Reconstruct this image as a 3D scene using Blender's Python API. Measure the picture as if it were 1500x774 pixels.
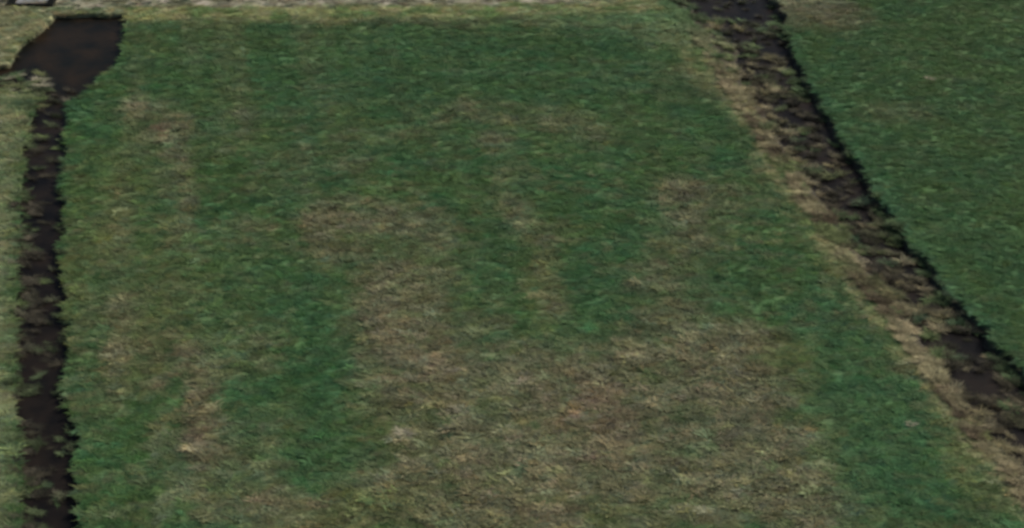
import bpy, math, random
import numpy as np

# ------------------------------------------------------------------ reset
for o in list(bpy.data.objects):
    bpy.data.objects.remove(o, do_unlink=True)
scene = bpy.context.scene
C = scene.collection
random.seed(7)
rng = np.random.default_rng(7)

# ------------------------------------------------------------------ camera
CAM_H, PITCH, FPX = 59.0, math.radians(40.9), 1800.0      # aerial oblique view, metres
cam_d = bpy.data.cameras.new('camera')
cam_d.sensor_width = 36.0
cam_d.lens = 36.0 * FPX / 1500.0
cam_d.clip_start = 1.0
cam_d.clip_end = 12000.0
cam = bpy.data.objects.new('camera', cam_d)
C.objects.link(cam)
cam.location = (0, 0, CAM_H)
cam.rotation_euler = (math.pi / 2 - PITCH, 0, 0)
scene.camera = cam

# ------------------------------------------------------------------ sky + sun (thin overcast, light from far right)
SUN_EL, SUN_AZ = math.radians(38), math.radians(62)        # azimuth from +Y towards +X
world = bpy.data.worlds.new('World')
scene.world = world
world.use_nodes = True
wn = world.node_tree.nodes
wl = world.node_tree.links
sky = wn.new('ShaderNodeTexSky')
sky.sky_type = 'NISHITA'
sky.sun_disc = False
sky.sun_elevation = SUN_EL
sky.sun_rotation = SUN_AZ
sky.dust_density = 3.0
bg = wn['Background']
bg.inputs['Strength'].default_value = 0.095
wl.new(sky.outputs[0], bg.inputs[0])
sun_d = bpy.data.lights.new('sun', 'SUN')
sun_d.energy = 2.6
sun_d.angle = math.radians(5)
sun_d.color = (1.0, 0.95, 0.88)
sun = bpy.data.objects.new('sun', sun_d)
C.objects.link(sun)
sun.location = (60, 60, 80)
sun.rotation_euler = (math.pi / 2 - SUN_EL, 0, math.pi - SUN_AZ)
vs = scene.view_settings
vs.view_transform = 'Standard'
vs.look = 'None'
vs.exposure = 1.15
vs.gamma = 1.0
vs.use_curve_mapping = False
scene.cycles.filter_width = 3.2
scene.cycles.max_bounces = 5

# ------------------------------------------------------------------ helpers
SP, CP = math.sin(PITCH), math.cos(PITCH)


def G(u, v, z=0.0):
    """a point of the surveyed photograph -> metres on the ground plane"""
    u = np.asarray(u, float)
    v = np.asarray(v, float)
    a = (u - 750.0) / FPX
    b = (387.0 - v) / FPX
    t = (CAM_H - z) / (SP - b * CP)
    return a * t, t * (CP + b * SP)


def sm(a, b, x):
    t = np.clip((x - a) / (b - a), 0, 1)
    return t * t * (3 - 2 * t)


def vnoise(x, y, seed):
    xi = np.floor(x).astype(np.int64)
    yi = np.floor(y).astype(np.int64)
    fx = x - xi
    fy = y - yi
    fx = fx * fx * (3 - 2 * fx)
    fy = fy * fy * (3 - 2 * fy)

    def h(i, j):
        n = (i * 374761393 + j * 668265263 + seed * 974634777) & 0xffffffff
        n = ((n ^ (n >> 13)) * 1274126177) & 0xffffffff
        n = ((n ^ (n >> 16)) * 2246822519) & 0xffffffff
        return ((n ^ (n >> 15)) & 0xffff) / 65535.0
    return ((h(xi, yi) * (1 - fx) + h(xi + 1, yi) * fx) * (1 - fy)
            + (h(xi, yi + 1) * (1 - fx) + h(xi + 1, yi + 1) * fx) * fy)


def fbm(x, y, seed, oct=3):
    s = 0.0
    a = 1.0
    tot = 0.0
    for k in range(oct):
        s = s + a * vnoise(x * 2 ** k + 17.3 * k, y * 2 ** k - 9.1 * k, seed + k)
        tot += a
        a *= 0.5
    return s / tot


def edge_x(pts):
    """polyline of ground points -> function x(y), straight beyond its ends"""
    p = np.array([G(u, v) for u, v in pts])
    p = p[np.argsort(p[:, 1])]
    lo = p[0] - (p[2] - p[0]) / max(p[2][1] - p[0][1], 1e-6) * 60
    hi = p[-1] + (p[-1] - p[-3]) / max(p[-1][1] - p[-3][1], 1e-6) * 60
    p = np.vstack([lo, p, hi])
    return lambda y: np.interp(y, p[:, 1], p[:, 0])


def tag(o, label=None, cat=None, group=None, kind=None):
    if label:
        o['label'] = label
    if cat:
        o['category'] = cat
    if group:
        o['group'] = group
    if kind:
        o['kind'] = kind
    return o


def mesh_obj(name, verts, faces, mat, smooth=False, parent=None):
    me = bpy.data.meshes.new(name)
    me.from_pydata(verts, [], faces)
    if smooth:
        me.polygons.foreach_set('use_smooth', [True] * len(me.polygons))
    me.materials.append(mat)
    o = bpy.data.objects.new(name, me)
    C.objects.link(o)
    if parent:
        o.parent = parent
    return o


# ------------------------------------------------------------------ materials
def new_mat(name):
    m = bpy.data.materials.new(name)
    m.use_nodes = True
    return m, m.node_tree.nodes, m.node_tree.links, m.node_tree.nodes['Principled BSDF']


def ramp(n, stops):
    r = n.new('ShaderNodeValToRGB')
    e = r.color_ramp.elements
    while len(e) < len(stops):
        e.new(0.5)
    for k, (p, c) in enumerate(stops):
        e[k].position = p
        e[k].color = (*c, 1)
    return r


def ground_material():
    m, n, l, b = new_mat('meadow_ground')
    at = n.new('ShaderNodeAttribute')
    at.attribute_name = 'col'
    tc = n.new('ShaderNodeTexCoord')
    mp = n.new('ShaderNodeMapping')
    mp.inputs['Scale'].default_value = (0.6, 1.2, 1)
    l.new(tc.outputs['Object'], mp.inputs['Vector'])
    nz = n.new('ShaderNodeTexNoise')
    nz.inputs['Scale'].default_value = 3.0
    nz.inputs['Detail'].default_value = 4
    l.new(mp.outputs[0], nz.inputs['Vector'])
    r = ramp(n, [(0.25, (.55, .55, .55)), (0.75, (1.35, 1.35, 1.3))])
    l.new(nz.outputs['Fac'], r.inputs[0])
    mx = n.new('ShaderNodeMix')
    mx.data_type = 'RGBA'
    mx.blend_type = 'MULTIPLY'
    mx.inputs[0].default_value = 1
    l.new(at.outputs['Color'], mx.inputs[6])
    l.new(r.outputs[0], mx.inputs[7])
    l.new(mx.outputs[2], b.inputs['Base Color'])
    b.inputs['Roughness'].default_value = 0.95
    b.inputs['Specular IOR Level'].default_value = 0.15
    bp = n.new('ShaderNodeBump')
    bp.inputs['Strength'].default_value = 0.6
    bp.inputs['Distance'].default_value = 0.12
    l.new(nz.outputs['Fac'], bp.inputs['Height'])
    l.new(bp.outputs[0], b.inputs['Normal'])
    return m


def blade_material(name, instancer=True, colours=None):
    m, n, l, b = new_mat(name)
    if instancer:
        at = n.new('ShaderNodeAttribute')
        at.attribute_type = 'INSTANCER'
        at.attribute_name = 'col'
        src = at.outputs['Color']
    else:
        oi = n.new('ShaderNodeObjectInfo')
        r = ramp(n, [(k / (len(colours) - 1), c) for k, c in enumerate(colours)])
        l.new(oi.outputs['Random'], r.inputs[0])
        src = r.outputs[0]
    tc = n.new('ShaderNodeTexCoord')
    nz = n.new('ShaderNodeTexNoise')
    nz.inputs['Scale'].default_value = 6.0
    l.new(tc.outputs['Object'], nz.inputs['Vector'])
    r2 = ramp(n, [(0.3, (.7, .7, .7)), (0.7, (1.25, 1.25, 1.2))])
    l.new(nz.outputs['Fac'], r2.inputs[0])
    mx = n.new('ShaderNodeMix')
    mx.data_type = 'RGBA'
    mx.blend_type = 'MULTIPLY'
    mx.inputs[0].default_value = 1
    l.new(src, mx.inputs[6])
    l.new(r2.outputs[0], mx.inputs[7])
    l.new(mx.outputs[2], b.inputs['Base Color'])
    b.inputs['Roughness'].default_value = 0.75
    b.inputs['Specular IOR Level'].default_value = 0.08
    tr = n.new('ShaderNodeBsdfTranslucent')
    l.new(mx.outputs[2], tr.inputs['Color'])
    ms = n.new('ShaderNodeMixShader')
    ms.inputs[0].default_value = 0.2
    l.new(b.outputs[0], ms.inputs[1])
    l.new(tr.outputs[0], ms.inputs[2])
    l.new(ms.outputs[0], n['Material Output'].inputs['Surface'])
    return m


def water_material(name, deep, silt):
    m, n, l, b = new_mat(name)
    tc = n.new('ShaderNodeTexCoord')
    nz = n.new('ShaderNodeTexNoise')
    nz.inputs['Scale'].default_value = 0.45
    nz.inputs['Detail'].default_value = 5
    l.new(tc.outputs['Object'], nz.inputs['Vector'])
    r = ramp(n, [(0.35, deep), (0.68, silt)])
    l.new(nz.outputs['Fac'], r.inputs[0])
    l.new(r.outputs[0], b.inputs['Base Color'])
    b.inputs['Roughness'].default_value = 0.35
    b.inputs['IOR'].default_value = 1.33
    b.inputs['Specular IOR Level'].default_value = 0.05
    n2 = n.new('ShaderNodeTexNoise')
    n2.inputs['Scale'].default_value = 2.2
    n2.inputs['Detail'].default_value = 3
    l.new(tc.outputs['Object'], n2.inputs['Vector'])
    bp = n.new('ShaderNodeBump')
    bp.inputs['Strength'].default_value = 0.25
    bp.inputs['Distance'].default_value = 0.05
    l.new(n2.outputs['Fac'], bp.inputs['Height'])
    l.new(bp.outputs[0], b.inputs['Normal'])
    return m


def rough_material(name, c0, c1, scale, rough=0.9):
    m, n, l, b = new_mat(name)
    tc = n.new('ShaderNodeTexCoord')
    nz = n.new('ShaderNodeTexNoise')
    nz.inputs['Scale'].default_value = scale
    nz.inputs['Detail'].default_value = 6
    l.new(tc.outputs['Object'], nz.inputs['Vector'])
    r = ramp(n, [(0.3, c0), (0.7, c1)])
    l.new(nz.outputs['Fac'], r.inputs[0])
    l.new(r.outputs[0], b.inputs['Base Color'])
    b.inputs['Roughness'].default_value = rough
    return m


M_GROUND = ground_material()
M_BLADE = blade_material('grass_blade')
M_POND = water_material('pond_water', (.0042, .0045, .0036), (.0120, .0084, .0050))
M_DITCH = water_material('ditch_water', (.0035, .0035, .0035), (.011, .0085, .0065))
M_CONC = rough_material('weathered_concrete', (.085, .088, .085), (.13, .13, .125), 1.6)
M_RIM = rough_material('black_timber', (.003, .0035, .003), (.007, .0075, .006), 5.0, 1.0)
M_RIM.node_tree.nodes['Principled BSDF'].inputs['Specular IOR Level'].default_value = .03

# ------------------------------------------------------------------ layout of the place
L_l = edge_x([(46, 130), (40, 180), (28, 235), (24, 330), (18, 400), (17, 460), (16, 560), (22, 660), (18, 774)])
L_r = edge_x([(112, 120), (104, 150), (97, 200), (94, 235), (91, 330), (99, 460), (102, 500), (98, 560), (113, 660), (118, 774)])
R_bl = edge_x([(975, 0), (1012, 40), (1055, 110), (1080, 150), (1115, 200), (1140, 240), (1180, 300), (1215, 350),
               (1247, 400), (1290, 450), (1325, 500), (1370, 560), (1395, 600), (1435, 650), (1480, 700), (1535, 774)])
R_dr = edge_x([(1128, 0), (1147, 40), (1158, 80), (1168, 120), (1195, 150), (1225, 200), (1260, 250), (1290, 300),
               (1325, 350), (1362, 400), (1400, 450), (1445, 500), (1490, 550), (1535, 600), (1630, 700), (1700, 774)])
POND = np.array([G(u, v) for u, v in [(78, 20), (130, 20), (187, 20), (185, 40), (181, 62), (177, 82), (167, 98), (154, 110),
                                      (139, 123), (124, 136), (106, 150), (84, 152), (58, 150), (34, 141), (10, 134), (-14, 130),
                                      (-14, 97), (12, 92), (20, 75), (36, 57), (56, 44), (70, 30)]])
TRACK_Y = lambda x: np.interp(x, [-60, -20, 10, 30], [G(0, 12)[1], G(400, 10)[1], G(900, 3)[1], G(1100, -4)[1]])


def poly_sd(x, y, P):
    d = np.full(x.shape, 1e9)
    ins = np.zeros(x.shape, bool)
    for k in range(len(P)):
        ax, ay = P[k]
        bx, by = P[(k + 1) % len(P)]
        ex, ey = bx - ax, by - ay
        t = np.clip(((x - ax) * ex + (y - ay) * ey) / (ex * ex + ey * ey), 0, 1)
        d = np.minimum(d, np.hypot(x - ax - t * ex, y - ay - t * ey))
        c = (ay > y) != (by > y)
        with np.errstate(divide='ignore', invalid='ignore'):
            ins ^= c & (x < (y - ay) * ex / (ey if ey else 1e-9) + ax)
    return np.where(ins, d, -d)


def wob(x, y, s, a):
    return (fbm(x * 0.8, y * 0.8, s) - 0.5) * a


def masks(x, y):
    """inside-distances (m) of the pond, the left ditch, the right ditch channel and its reedy bank"""
    pond = np.full(x.shape, -99.0)
    near = (x < POND[:, 0].max() + 6) & (x > POND[:, 0].min() - 6) & (y > POND[:, 1].min() - 6) & (y < POND[:, 1].max() + 6)
    pond[near] = poly_sd(x[near], y[near], POND)
    pond = pond + wob(x, y, 3, 0.5)
    w = wob(x, y, 5, 1.0) + 1.3 * (fbm(x * .25, y * .35, 6) - .5)
    ld = np.minimum(x - L_l(y), L_r(y) - x + 0.5 * w) + 0.5 * w
    ld = np.minimum(ld, (G(90, 132)[1] - y))
    bl = R_bl(y)
    dr = R_dr(y)
    dl = bl + (dr - bl) * (0.26 + 0.10 * np.sin(y * 0.21) + 0.3 * (fbm(x * .3, y * .3, 8) - .5))
    chan = np.minimum(x - dl, dr + .55 - x + 1.1 * (fbm(x * .5, y * .5, 10) - .5)) + wob(x, y, 9, 1.3)
    bank = np.minimum(x - bl, dr - x) + wob(x, y, 12, 1.2)
    return pond, ld, chan, bank


def height(x, y):
    pond, ld, chan, bank = masks(x, y)
    z = 0.10 * (fbm(x * 0.9, y * 1.7, 21, 3) - 0.5) + 0.5 * (fbm(x * 0.05, y * 0.05, 31, 2) - 0.5) * 0.4
    z = z - 1.15 * sm(-.05, .4, pond)
    z = np.minimum(z, z * 0.5 - 1.0 * sm(-0.05, 0.45, ld))
    z = z - 0.30 * sm(-0.2, 2.4, bank) - 0.75 * sm(-0.1, 0.6, chan)
    return z


# dry / olive / pale patches of the meadow: centre and radii surveyed on the ground, strength
DRY = [(620, 560, 90, 75, .9), (760, 600, 170, 90, 1), (950, 560, 160, 80, 1), (1080, 560, 95, 80, 1), (870, 700, 260, 90, 1),
       (1060, 680, 140, 70, 1), (1140, 740, 110, 50, .95), (650, 720, 150, 70, .95), (1010, 500, 90, 35, .9), (1110, 505, 60, 25, .8),
       (480, 755, 60, 28, .7), (420, 735, 40, 35, .5), (600, 505, 75, 40, .9), (555, 440, 45, 60, .85), (625, 430, 70, 55, .75),
       (500, 340, 80, 40, .75), (590, 320, 60, 25, .5), (640, 370, 50, 45, .65), (700, 480, 50, 22, .6), (795, 430, 32, 45, .8),
       (800, 370, 30, 40, .4), (760, 300, 40, 60, .35), (740, 190, 30, 40, .45), (690, 165, 50, 18, .5), (830, 180, 55, 20, .55),
       (870, 205, 40, 14, .4), (620, 185, 60, 14, .25), (960, 420, 50, 45, .6), (1010, 350, 60, 40, .5), (1050, 295, 70, 26, .55), (1000, 300, 50, 30, .4),
       (240, 200, 45, 35, .6), (200, 165, 50, 25, .4), (260, 330, 25, 90, .45), (255, 250, 30, 40, .4), (250, 470, 32, 70, .55),
       (285, 600, 48, 75, .9), (300, 690, 45, 60, .7), (320, 750, 60, 40, .6), (150, 560, 40, 60, .5), (170, 470, 60, 60, .3),
       (135, 420, 25, 150, .3), (220, 530, 30, 40, .55), (370, 500, 60, 40, .4), (395, 640, 50, 70, .45), (385, 740, 60, 40, .55),
       (360, 340, 50, 26, .35), (420, 250, 60, 50, .25), (330, 190, 90, 40, .12), (540, 200, 90, 20, .2), (180, 690, 50, 14, .4),
       (1230, 470, 50, 20, .35), (1160, 620, 40, 60, .4), (1215, 20, 65, 26, .95), (1170, 35, 40, 22, .5), (1330, 165, 50, 18, .2),
       (550, 33, 260, 7, .55), (800, 33, 160, 9, .5), (960, 45, 60, 16, .5), (980, 650, 200, 60, .3)]
GREEN = [(440, 430, 90, 55, .8), (480, 560, 58, 120, 1), (455, 650, 60, 55, .8), (330, 450, 50, 60, .5), (1250, 560, 60, 110, 1),
         (1310, 680, 90, 90, 1), (1260, 740, 70, 40, .7), (860, 440, 58, 60, 1), (720, 400, 42, 70, .9), (380, 610, 40, 40, .4),
         (150, 720, 60, 60, .35), (180, 620, 50, 35, .3), (680, 95, 480, 62, .7), (1080, 420, 70, 50, .6), (1050, 160, 80, 80, .6)]
OLIVE = [(130, 380, 30, 160, .8), (270, 400, 120, 100, .35), (560, 735, 120, 35, .8), (800, 430, 40, 55, .7), (620, 610, 90, 60, .5),
         (1140, 520, 50, 40, .7), (470, 770, 90, 30, .8), (1420, 690, 35, 90, .7), (1230, 390, 20, 110, .5), (200, 520, 40, 60, .6),
         (610, 410, 70, 50, .4), (860, 740, 260, 40, .35), (300, 60, 260, 30, .2), (160, 300, 80, 120, .4)]
RED = [(850, 590, 60, 50, .8), (240, 190, 25, 18, .7), (890, 640, 60, 40, .4), (640, 540, 60, 30, .5), (250, 530, 30, 40, .6),
       (300, 640, 40, 40, .5), (760, 740, 90, 40, .35), (1215, 25, 45, 22, .8)]
PALE = [(257, 632, 6, 24, .5), (263, 720, 10, 60, .3), (590, 636, 10, 8, 1), (660, 585, 9, 14, .8)]


def patch(x, y, items, seed):
    s = np.zeros(x.shape)
    wx = x + 3.2 * (fbm(x * .22, y * .22, seed + 50) - .5) + 2.4 * (fbm(x * .9, y * .9, seed + 60) - .5)
    wy = y + 3.2 * (fbm(x * .22, y * .22, seed + 70) - .5) + 2.4 * (fbm(x * .9, y * .9, seed + 80) - .5)
    for u, v, ru, rv, a in items:
        cx, cy = G(u, v)
        rx = abs(G(u + ru, v)[0] - cx)
        ry = abs(G(u, v - rv)[1] - G(u, v + rv)[1]) / 2
        d = np.hypot((wx - cx) / rx, (wy - cy) / ry)
        s = 1 - (1 - s) * (1 - a * (1 - sm(0.30, 1.45, d)))
    return s


def mixc(a, b, t):
    return a + (np.asarray(b) - a) * np.clip(t, 0, 1)[:, None]


def colour(x, y):
    """surface colour of the sward and soil at each ground point, with some bank shade painted in, and its dryness"""
    n = len(x)
    g = fbm(x * .35, y * .5, 41)
    g2 = fbm(x * 1.1, y * 2.4, 43)
    c = np.tile(np.array([.041, .083, .027]), (n, 1))
    c = mixc(c, (.033, .081, .031), sm(.40, .68, g))
    c = mixc(c, (.078, .094, .042), sm(.46, .76, g2) * (.85 - .45 * sm(72, 92, y)))
    gr = patch(x, y, GREEN, 0)
    dry = patch(x, y, DRY, 1)
    inf = (x > L_r(y)) & (x < R_bl(y))
    dry = dry * (1 - .92 * gr)
    fl = fbm(x * .55, y * 1.1, 45)
    dry = np.clip(dry * (0.10 + 1.5 * fl + .9 * (fbm(x * 1.3, y * 2.2, 48) - .5)) + sm(.64, .82, fbm(x * .3, y * .4, 47)) * .35 * inf * (1 - gr) * (1 - .7 * sm(75, 92, y)), 0, 1)
    ux = x + .25 * (y - 60)
    st = fbm(ux * .60, y * .03, 46, 2)
    lw = (.3 + .7 * sm(G(470, 400)[0], G(330, 400)[0], x)) * inf
    dry = np.clip(dry * (1 + lw * 3.0 * (st - .5)) + lw * .32 * sm(.5, .72, st) * (.3 + fl), 0, 1)
    # old mowing rounds bending across the far end
    arc = np.hypot((x + 8) * .55, y - 40)
    dry = np.clip(dry + inf * .16 * sm(.56, .72, fbm(arc * .9, x * .05, 52, 2)) * sm(78, 92, y) * (.4 + fl), 0, 1)
    ol = patch(x, y, OLIVE, 2) * (.35 + 1.2 * fbm(x * .6, y * .9, 49))
    rd = patch(x, y, RED, 3) * (.2 + 1.3 * fbm(x * .6, y * .9, 51))
    c = mixc(c, (.031, .079, .031), gr * .6)
    c = mixc(c, (.140, .133, .075), dry * .93)
    c = mixc(c, (.095, .102, .038), ol * .6)
    c = mixc(c, (.165, .112, .075), rd * .7)
    c = mixc(c, (.27, .26, .17), patch(x, y, PALE, 4) * .6)
    # field beyond the slanting ditch: closer, more even sward
    rf = sm(-.3, .5, x - R_dr(y))
    cr = np.tile(np.array([.036, .072, .022]), (n, 1))
    cr = mixc(cr, (.030, .069, .024), sm(.4, .65, fbm(x * .3, y * .35, 61)))
    cr = mixc(cr, (.058, .084, .034), sm(.5, .8, fbm(x * .9, y * 1.2, 63)) * .6)
    near_d = 1 - sm(0.5, 2.5, x - R_dr(y))
    cr = mixc(cr, (.036, .098, .046), near_d * .35)
    cr = mixc(cr, (.120, .108, .060), patch(x, y, [(1218, 22, 46, 22, .8), (1165, 18, 34, 20, .5), (1320, 165, 50, 20, .25)], 1))
    cr = mixc(cr, (.13, .13, .075), patch(x, y, [(1180, 5, 60, 12, .8)], 6))
    c = mixc(c, cr, rf)
    # strip left of the straight ditch: pale rank grass
    lf = sm(.1, -.5, x - L_l(y))
    cl = np.tile(np.array([.120, .142, .068]), (n, 1))
    cl = mixc(cl, (.078, .115, .052), sm(.45, .7, fbm(x * .5, y * .8, 65)))
    cl = mixc(cl, (.19, .185, .10), sm(.55, .75, fbm(x * .5, y * .7, 67)) * .7)
    c = mixc(c, cl, lf)
    # corner beyond the pond
    vx = x < G(180, 20)[0]
    cor = sm(-.5, 1.0, y - np.interp(x, [G(0, 100)[0], G(190, 30)[0]], [G(0, 100)[1], G(190, 15)[1]])) * vx
    cc = np.tile(np.array([.185, .185, .095]), (n, 1))
    cc = mixc(cc, (.10, .13, .06), sm(.5, .7, fbm(x * .6, y * .9, 69)))
    c = mixc(c, cc, cor)
    # verge and bare track along the far side
    ty = TRACK_Y(x)
    xe = G(985, 0)[0]
    on = sm(xe + 2, xe - 3, x)
    ver = sm(-3.4, -2.0, y - ty + 2.0 * (fbm(x * .5, y * .5, 71) - .5)) * on
    cv = np.tile(np.array([.19, .195, .085]), (n, 1))
    cv = mixc(cv, (.095, .140, .050), sm(.45, .65, fbm(x * .5, y * 1.2, 73)))
    cv = mixc(cv, (.24, .22, .12), sm(.58, .75, fbm(x * .8, y * 1.6, 75)) * .7)
    c = mixc(c, cv, ver * (1 - cor))
    tr = sm(-.6, .5, y - ty + 1.2 * (fbm(x * .6, y * .6, 77) - .5)) * sm(G(1020, 0)[0], G(780, 0)[0], x)
    ct = np.tile(np.array([.150, .140, .095]), (n, 1))
    ct = mixc(ct, (.085, .085, .05), sm(.45, .65, fbm(x * .7, y * 1.8, 79)))
    ct = mixc(ct, (.21, .185, .14), sm(.58, .75, fbm(x * .7, y * .9, 81)))
    c = mixc(c, ct, tr)
    # pale grassy shoulder of the slanting ditch's left bank
    d = x - R_bl(y)
    sh = sm(-1.5, -.5, d + 1.2 * (fbm(x * .6, y * .6, 83) - .5)) * (1 - rf) * sm(.75, .5, d / (R_dr(y) - R_bl(y)))
    cs = np.tile(np.array([.185, .180, .085]), (n, 1))
    cs = mixc(cs, (.085, .125, .045), sm(.5, .7, fbm(x * .5, y * .5, 85)))
    cs = mixc(cs, (.075, .14, .06), .8 * sm(G(0, 90)[1], G(0, 30)[1], y))
    c = mixc(c, cs, sh)
    c = mixc(c, cs, .8 * patch(x, y, [(880, 24, 130, 13, .9), (985, 46, 55, 28, 1), (1030, 92, 30, 34, 1)], 5) * (1 - rf))
    pond, ld, chan, bank = masks(x, y)
    c = mixc(c, (.028, .023, .015), sm(.1, .7, bank) * .97)  # dark mud, with the shade between sedge clumps painted into the bank
    wet = np.maximum.reduce([sm(-.1, .2, pond), sm(-.1, .3, ld), sm(-.2, .2, chan)])
    c = mixc(c, (.013, .011, .008), wet)  # wet mud; on the pond's steep bank it also paints in shade
    return c, dry, rf, lf, np.clip(tr, 0, 1), pond, ld, chan, bank


# ------------------------------------------------------------------ ground sheet
def axis(lo, hi, step, far):
    a = list(np.arange(lo, hi + 1e-6, step))
    left, s = [], step
    p = lo
    while p > -far:
        s *= 1.45
        p -= s
        left.append(p)
    right, s = [], step
    p = a[-1]
    while p < far:
        s *= 1.45
        p += s
        right.append(p)
    return np.array(left[::-1] + a + right)


GX = axis(-60, 60, 0.2, 5000)
GY = axis(38, 116, 0.2, 5000)
XX, YY = np.meshgrid(GX, GY)
xf, yf = XX.ravel(), YY.ravel()
zz = height(xf, yf)
col, dry, *_ = colour(xf, yf)
nx, ny = len(GX), len(GY)
idx = np.arange(nx * ny).reshape(ny, nx)
quads = np.stack([idx[:-1, :-1], idx[:-1, 1:], idx[1:, 1:], idx[1:, :-1]], -1).reshape(-1, 4)
me = bpy.data.meshes.new('ground')
me.vertices.add(nx * ny)
me.vertices.foreach_set('co', np.stack([xf, yf, zz], -1).ravel())
me.loops.add(quads.size)
me.loops.foreach_set('vertex_index', quads.ravel())
me.polygons.add(len(quads))
me.polygons.foreach_set('loop_start', np.arange(0, quads.size, 4))
me.polygons.foreach_set('loop_total', np.full(len(quads), 4))
me.update(calc_edges=True)
me.polygons.foreach_set('use_smooth', np.ones(len(quads), bool))
at = me.color_attributes.new('col', 'FLOAT_COLOR', 'POINT')
at.data.foreach_set('color', np.concatenate([col, np.ones((len(col), 1))], 1).ravel())
me.materials.append(M_GROUND)
ground = bpy.data.objects.new('ground', me)
C.objects.link(ground)
tag(ground, 'flat green and straw-coloured meadow ground cut by two ditches', 'ground', kind='structure')


# ------------------------------------------------------------------ water
def strip(name, fl, fr, ys, z, mat, label):
    v, f = [], []
    for y in ys:
        v += [(float(fl(y)), float(y), z), (float(fr(y)), float(y), z)]
    for k in range(len(ys) - 1):
        f.append((2 * k, 2 * k + 1, 2 * k + 3, 2 * k + 2))
    o = mesh_obj(name, v, f, mat)
    return tag(o, label, 'water', kind='structure')


y_p = float(G(90, 146)[1])
strip('ditch_water', lambda y: L_l(y) - .1, lambda y: L_r(y) + .1, np.arange(20, y_p, .8), -.42, M_DITCH,
      'dark water in the straight ditch leading from the pond')
strip('ditch_water', lambda y: R_bl(y) + .25 * (R_dr(y) - R_bl(y)), lambda y: R_dr(y) + .1, np.arange(20, 140, .8), -.62, M_DITCH,
      'dark water in the slanting ditch between the two fields')
pc = POND.mean(0)
pv = [(float(pc[0] + (p[0] - pc[0]) * 1.03), float(pc[1] + (p[1] - pc[1]) * 1.03), -.416) for p in POND]
tag(mesh_obj('pond_water', pv, [tuple(range(len(pv)))[::-1]], M_POND), 'dark brown water of the small pond in the field corner', 'water', kind='structure')
for o in C.objects:
    if o.name.startswith('pond_water'):
        o.data.flip_normals() if o.data.polygons[0].normal.z < 0 else None


# ------------------------------------------------------------------ grass and sedge geometry
def blades(nb, length, width, radius, lean, droop, seed, wind=0.0):
    r = random.Random(seed)
    v, f = [], []
    for _ in range(nb):
        a = r.uniform(0, 2 * math.pi)
        if r.random() < wind:
            a = r.choice([0.0, 0.0, math.pi]) + r.gauss(0, .35)
        q = r.uniform(0, 2 * math.pi)
        rr = radius * math.sqrt(r.random())
        bx, by = rr * math.cos(q), rr * math.sin(q)
        ln = length * r.uniform(.6, 1.2)
        w = width * r.uniform(.7, 1.3)
        le = lean * r.uniform(.5, 1.4)
        da = (math.cos(a), math.sin(a))
        px, py = -da[1], da[0]
        base = len(v)
        x, y, z, ang = bx, by, -.03, le
        for s in range(4):
            ww = w * (1, .95, .7, .12)[s] / 2
            v += [(x + px * ww, y + py * ww, z), (x - px * ww, y - py * ww, z)]
            st = ln / 3
            x += da[0] * math.sin(ang) * st
            y += da[1] * math.sin(ang) * st
            z = max(z + math.cos(ang) * st, .02)
            ang += droop * r.uniform(.6, 1.3)
        for s in range(3):
            b = base + 2 * s
            f.append((b, b + 1, b + 3, b + 2))
    return v, f


def proto(name, mat, *a, **k):
    v, f = blades(*a, **k)
    m = bpy.data.meshes.new(name)
    m.from_pydata(v, [], f)
    m.polygons.foreach_set('use_smooth', [True] * len(f))
    m.materials.append(mat)
    return m


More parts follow.
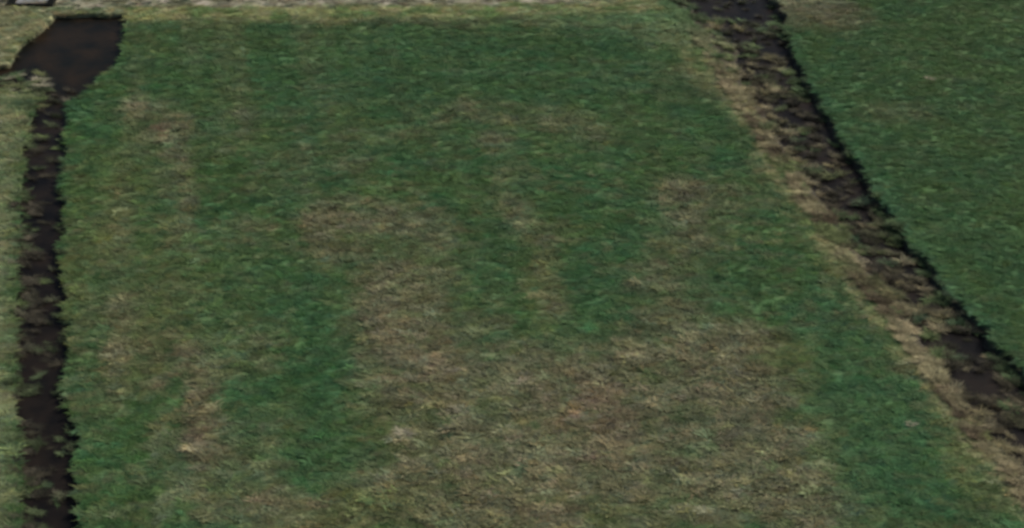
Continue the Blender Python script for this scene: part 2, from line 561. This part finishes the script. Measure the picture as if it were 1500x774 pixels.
def scatter(name, x, y, z, colr, rot, scl, pick, meshes, label, cat):
    col_p = bpy.data.collections.new(name + '_source')
    for k, m in enumerate(meshes):
        col_p.objects.link(bpy.data.objects.new('%s_source_%02d' % (name, k), m))
    pm = bpy.data.meshes.new(name)
    pm.vertices.add(len(x))
    pm.vertices.foreach_set('co', np.stack([x, y, z], -1).ravel())
    a = pm.attributes.new('col', 'FLOAT_COLOR', 'POINT')
    a.data.foreach_set('color', np.concatenate([colr, np.ones((len(x), 1))], 1).ravel())
    a = pm.attributes.new('rot', 'FLOAT_VECTOR', 'POINT')
    a.data.foreach_set('vector', rot.ravel())
    a = pm.attributes.new('scl', 'FLOAT_VECTOR', 'POINT')
    a.data.foreach_set('vector', scl.ravel())
    a = pm.attributes.new('pick', 'INT', 'POINT')
    a.data.foreach_set('value', pick.astype(np.int32))
    o = bpy.data.objects.new(name, pm)
    C.objects.link(o)
    ng = bpy.data.node_groups.new(name, 'GeometryNodeTree')
    ng.interface.new_socket('Geometry', in_out='INPUT', socket_type='NodeSocketGeometry')
    ng.interface.new_socket('Geometry', in_out='OUTPUT', socket_type='NodeSocketGeometry')
    N, L = ng.nodes, ng.links
    gi, go = N.new('NodeGroupInput'), N.new('NodeGroupOutput')
    ip = N.new('GeometryNodeInstanceOnPoints')
    ci = N.new('GeometryNodeCollectionInfo')
    ci.inputs['Collection'].default_value = col_p
    ci.inputs['Separate Children'].default_value = True
    ci.inputs['Reset Children'].default_value = True
    ip.inputs['Pick Instance'].default_value = True

    def named(nm, t):
        q = N.new('GeometryNodeInputNamedAttribute')
        q.data_type = t
        q.inputs['Name'].default_value = nm
        return q.outputs[0]
    er = N.new('FunctionNodeEulerToRotation')
    L.new(named('rot', 'FLOAT_VECTOR'), er.inputs[0])
    L.new(gi.outputs[0], ip.inputs['Points'])
    L.new(ci.outputs[0], ip.inputs['Instance'])
    L.new(named('pick', 'INT'), ip.inputs['Instance Index'])
    L.new(er.outputs[0], ip.inputs['Rotation'])
    L.new(named('scl', 'FLOAT_VECTOR'), ip.inputs['Scale'])
    L.new(ip.outputs[0], go.inputs[0])
    md = o.modifiers.new('scatter', 'NODES')
    md.node_group = ng
    pm.materials.append(M_BLADE)
    return tag(o, label, cat, kind='stuff')


# meadow sward: low wind-laid tufts, denser and longer where the grass is dry
def area_points(density):
    y = rng.uniform(40, 112, int(density * 72 * 116))
    x = rng.uniform(-58, 58, len(y))
    keep = np.abs(x) < 8 + 0.415 * (y * CP + CAM_H * SP)
    return x[keep], y[keep]


tufts = [proto('grass_tuft', M_BLADE, 40, .40, .050, .26, .9, .28, 100 + k, wind=.6) for k in range(8)]


def sward(name, x, y, sel, label, size, vari, seed):
    x, y = x[sel], y[sel]
    c, dr, rf, lf, tr, pond, ld, chan, bank = colour(x, y)
    wet = np.maximum.reduce([pond, ld, chan])
    keep = (wet < .10) & ((bank < .45) | (rng.random(len(x)) < .08)) & (rng.random(len(x)) > .75 * tr)
    x, y, c, dr, bank = x[keep], y[keep], c[keep], dr[keep], bank[keep]
    n = len(x)
    cl = fbm(x * 1.1, y * 2.4, seed, 2)
    vari = vari * (.7 + .3 * dr)
    lum = np.exp(vari * (3.2 * (cl - .5) + .55 * rng.normal(size=n)))
    c = np.clip(c * lum[:, None], 0, .5)
    c[:, 0] *= 1 + .10 * rng.normal(size=n)
    c[:, 2] *= 1 + .10 * rng.normal(size=n)
    c = np.clip(c, .005, .5)
    s = size * np.clip(np.exp(.30 * rng.normal(size=n)), .5, 1.6) * (.86 + .25 * dr)
    rot = np.stack([rng.normal(0, .1, n), rng.normal(0, .1, n), rng.normal(0, .35, n) + math.pi * rng.integers(0, 2, n)], -1)
    scl = np.stack([s * 1.45, s * .85, s * (.7 + .5 * rng.random(n)) * (.62 + .3 * dr)], -1)
    return scatter(name, x, y, height(x, y), c, rot, scl, rng.integers(0, 8, n), tufts, label, 'grass')


px, py = area_points(14)
side = np.where(px > R_dr(py), 1, np.where(px < L_l(py), 2, 0))
far_side = py > TRACK_Y(px) - 4
sward('meadow_grass', px, py, side == 0, 'patchy green and straw-coloured grass of the meadow between the ditches', .80, .40, 201)
sward('pasture_grass', px, py, side == 1, 'even dark green grass of the field beyond the slanting ditch', .70, .26, 203)
sward('verge_grass', px, py, side == 2, 'pale rank grass along the outer bank of the straight ditch', 1.0, .40, 205)

# ------------------------------------------------------------------ sedge and reed clumps on the banks: plants one can count
CL = {
    'straw': blade_material('straw_sedge', False, [(.17, .145, .08), (.23, .20, .12), (.14, .125, .06), (.20, .17, .09)]),
    'brown': blade_material('dead_sedge', False, [(.022, .020, .014), (.050, .044, .029), (.020, .019, .014), (.036, .033, .021)]),
    'green': blade_material('green_sedge', False, [(.06, .10, .04), (.10, .13, .05), (.05, .085, .045), (.13, .14, .06)]),
    'pale': blade_material('pale_grass', False, [(.24, .225, .15), (.27, .24, .17), (.21, .21, .125), (.25, .24, .155)]),
}
KINDS = {}
for kind, m in CL.items():
    KINDS[kind] = [proto('%s_clump' % kind, m, 84, .85, .042, .32, .5, .42, 300 + k, wind=.45) for k in range(5)]


def clump(name, kind, x, y, s, label, group, rz=None, zs=1.0, sx=1.25):
    o = bpy.data.objects.new(name, random.choice(KINDS[kind]))
    C.objects.link(o)
    z = float(height(np.array([x]), np.array([y]))[0])
    o.location = (x, y, max(z, (-.62 if x > 0 else -.42) - .04))
    o.rotation_euler = (0, 0, random.gauss(0, .4) + random.choice([0, math.pi]) if rz is None else rz)
    o.scale = (s * sx, s * .9, s * zs)
    return tag(o, label, 'plant', group)


def size_word(s):
    return 'broad' if s > .85 else ('small' if s < .62 else 'middling')


COLOUR_WORD = {'straw': 'straw-coloured', 'brown': 'dark brown dead', 'green': 'olive green', 'pale': 'pale bleached'}


def bank_clump(kind, x, y, s, place, zs, sx=1.25):
    lab = '%s %s sedge clump %s' % (size_word(s), COLOUR_WORD[kind], place)
    return clump('sedge_clump', kind, x, y, s, lab, lab.replace('clump', 'clumps'), zs=zs, sx=sx)


yy0, yy1 = float(G(1490, 690)[1]), float(G(1100, 0)[1])
count = {'straw': 70, 'brown': 60, 'green': 52}
for kind, n in count.items():
    k = 0
    while k < n:
        y = random.uniform(yy0 - 1, yy1 + .5)
        t = {'straw': random.betavariate(1.0, 2.0), 'brown': random.uniform(.3, 1), 'green': random.uniform(.08, 1.0)}[kind]
        x = float(R_bl(y) + t * (R_dr(y) - R_bl(y)))
        if abs(x) > .41 * (y * CP + CAM_H * SP):
            continue
        up = float(np.clip((y - G(0, 90)[1]) / 12, 0, 1))
        if kind == 'straw' and random.random() < up * .6:
            continue
        place = 'on the meadow-side bank of the slanting ditch' if t < .4 else (
            'in the dark bed of the slanting ditch' if t < .82 else 'under the far bank of the slanting ditch')
        bank_clump(kind, x, y, random.uniform(.5, 1.05), place, random.uniform(.6, 1.0))
        k += 1
for k in range(60):
    y = random.uniform(float(G(60, 770)[1]), float(G(60, 140)[1]))
    t = random.choice([random.uniform(-.05, .3), random.uniform(-.05, .5), random.uniform(.3, .9)])
    x = float(L_l(y) + t * (L_r(y) - L_l(y)))
    kind = random.choice(['green', 'brown', 'brown', 'brown', 'green', 'brown', 'brown'])
    place = 'at the outer edge of the straight ditch' if t < .25 else 'standing in the water of the straight ditch'
    bank_clump(kind, x, y, random.uniform(.35, .7), place, random.uniform(.3, .55), sx=1.7)
for k in range(30):
    u, v = random.uniform(-4, 64), random.uniform(101, 152)
    x, y = map(float, G(u, v))
    bank_clump(random.choice(['green', 'green', 'green', 'pale']), x, y, random.uniform(.45, .85),
               'where the pond narrows into the straight ditch', random.uniform(.45, .7), sx=1.9)

# the rest of the bank growth, too close-set to count
def bank_growth():
    y = rng.uniform(42, 110, 10000)
    t = rng.uniform(-.03, 1.05, len(y))
    x = R_bl(y) + t * (R_dr(y) - R_bl(y))
    pond, ld, chan, bank = masks(x, y)
    p = np.where(chan > .2, .015 + .30 * sm(.56, .68, fbm(x * .4, (y + .5 * x) * 1.5, 91, 2)), .02 + .46 * sm(.50, .60, fbm(x * .42, (y + .5 * x) * 1.5, 92, 2)) + .4 * sm(.14, .03, t))
    p = np.where(t > .95, .55 * sm(.45, .6, fbm(x * .5, y * .5, 94)), p)
    keep = (rng.random(len(y)) < p) & (np.abs(x) < 3 + .42 * (y * CP + CAM_H * SP))
    x, y, chan, t = x[keep], y[keep], chan[keep], t[keep]
    n = len(x)
    c = np.tile(np.array([.180, .160, .088]), (n, 1))
    c = mixc(c, (.075, .058, .035), sm(.45, .65, fbm(x * .6, y * .9, 93)))
    c = mixc(c, (.205, .170, .098), sm(.58, .75, fbm(x * .4, y * .5, 95)))
    c = mixc(c, (.095, .115, .045), sm(.50, .65, fbm(x * .3, y * .35, 97)))
    c = mixc(c, (.07, .12, .05), .8 * sm(G(0, 110)[1], G(0, 20)[1], y))
    c = mixc(c, (.032, .029, .019), sm(-.4, .4, chan) * .85 * (rng.random(n) < .8))
    c = mixc(c, (.040, .062, .026), sm(.93, .97, t))
    y2 = rng.uniform(42, 96, 2600)
    t2 = np.concatenate([rng.uniform(-.04, .45, 1700), rng.uniform(-.04, 1.0, 900)])
    x2 = L_l(y2) + t2 * (L_r(y2) - L_l(y2))
    k2 = (y2 < G(60, 125)[1]) & (rng.random(len(y2)) < .02 + .40 * sm(.52, .7, fbm(x2 * .7, y2 * 1.4, 99)))
    x2, y2 = x2[k2], y2[k2]
    c2 = np.tile(np.array([.045, .060, .028]), (len(x2), 1))
    c2 = mixc(c2, (.045, .040, .028), sm(.35, .55, fbm(x2 * .6, y2 * .8, 101)))
    c2 = mixc(c2, (.22, .20, .13), (rng.random(len(x2)) < .0) * 1.0)
    x, y, c = np.concatenate([x, x2]), np.concatenate([y, y2]), np.concatenate([c, c2])
    n = len(x)
    c = np.clip(c * np.exp(.42 * rng.normal(size=n))[:, None], .005, .5)
    z = np.maximum(height(x, y), np.where(x > 0, -.62, -.42) - .03)
    s = .65 * (.6 + .8 * rng.random(n))
    rot = np.stack([np.zeros(n), np.zeros(n), rng.normal(-.25, .4, n) + math.pi * rng.integers(0, 2, n)], -1)
    scl = np.stack([s * 1.3, s * .85, s * (.5 + .5 * rng.random(n))], -1)
    scatter('bank_sedge', x, y, z, c, rot, scl, rng.integers(0, 5, n), SEDGE, 'tangled straw and olive sedge filling the banks of both ditches', 'sedge')


SEDGE = [proto('sedge_tuft', M_BLADE, 60, .8, .042, .30, .5, .42, 400 + k, wind=.55) for k in range(5)]
bank_growth()

# single tussocks that stand out in the fields
for u, v, s, label in [(591, 636, .9, 'brightest bleached grass tussock in the straw patch of the meadow'),
                       (661, 582, .6, 'upper of two small bleached tussocks in the straw patch'),
                       (672, 616, .55, 'lower of two small bleached tussocks in the straw patch'),
                       (500, 334, .5, 'bleached tussock in the narrow dry arm of the meadow'),
                       (1335, 622, .5, 'lone pale tussock in the green strip beside the slanting ditch'),
                       (1362, 116, .6, 'pale flattened tussock alone in the dark green field beyond the slanting ditch'),
                       (294, 545, .45, 'bleached tussock in the dry stripe near the straight ditch')]:
    x, y = map(float, G(u, v))
    clump('grass_tussock', 'pale', x, y, s, label, None, zs=.55)

# ------------------------------------------------------------------ black-rimmed concrete pad at the track
x0, yb = map(float, G(8, 10.5))
x1 = float(G(79, 8)[0])
pad = bpy.data.objects.new('concrete_pad', None)
C.objects.link(pad)
pad.location = ((x0 + x1) / 2, yb + 1.8, 0)
tag(pad, 'grey rectangular concrete pad with a black raised rim beside the track', 'pad')
W, D = x1 - x0, 3.6


def box(name, cx, cy, z0, z1, sx, sy, mat, bev=.03):
    hx, hy = sx / 2, sy / 2
    v = []
    for z, i in ((z0, 0), (z1 - bev, 0), (z1, bev)):
        v += [(cx - hx + i, cy - hy + i, z), (cx + hx - i, cy - hy + i, z), (cx + hx - i, cy + hy - i, z), (cx - hx + i, cy + hy - i, z)]
    f = [(3, 2, 1, 0), (8, 9, 10, 11)]
    for r in (0, 4):
        for k in range(4):
            f.append((r + k, r + (k + 1) % 4, r + 4 + (k + 1) % 4, r + 4 + k))
    return mesh_obj(name, v, f, mat, parent=pad)


box('slab', 0, 0, -.15, .06, W - 1.5, D - .62, M_CONC)
box('rim_beam', 0, -D / 2 + .15, -.15, .26, W, .30, M_RIM)
box('rim_beam', 0, D / 2 - .15, -.15, .14, W, .30, M_RIM)
box('rim_beam', -W / 2 + .36, 0, -.15, .20, .72, D - .62, M_RIM)
box('rim_beam', W / 2 - .36, 0, -.15, .20, .72, D - .62, M_RIM)
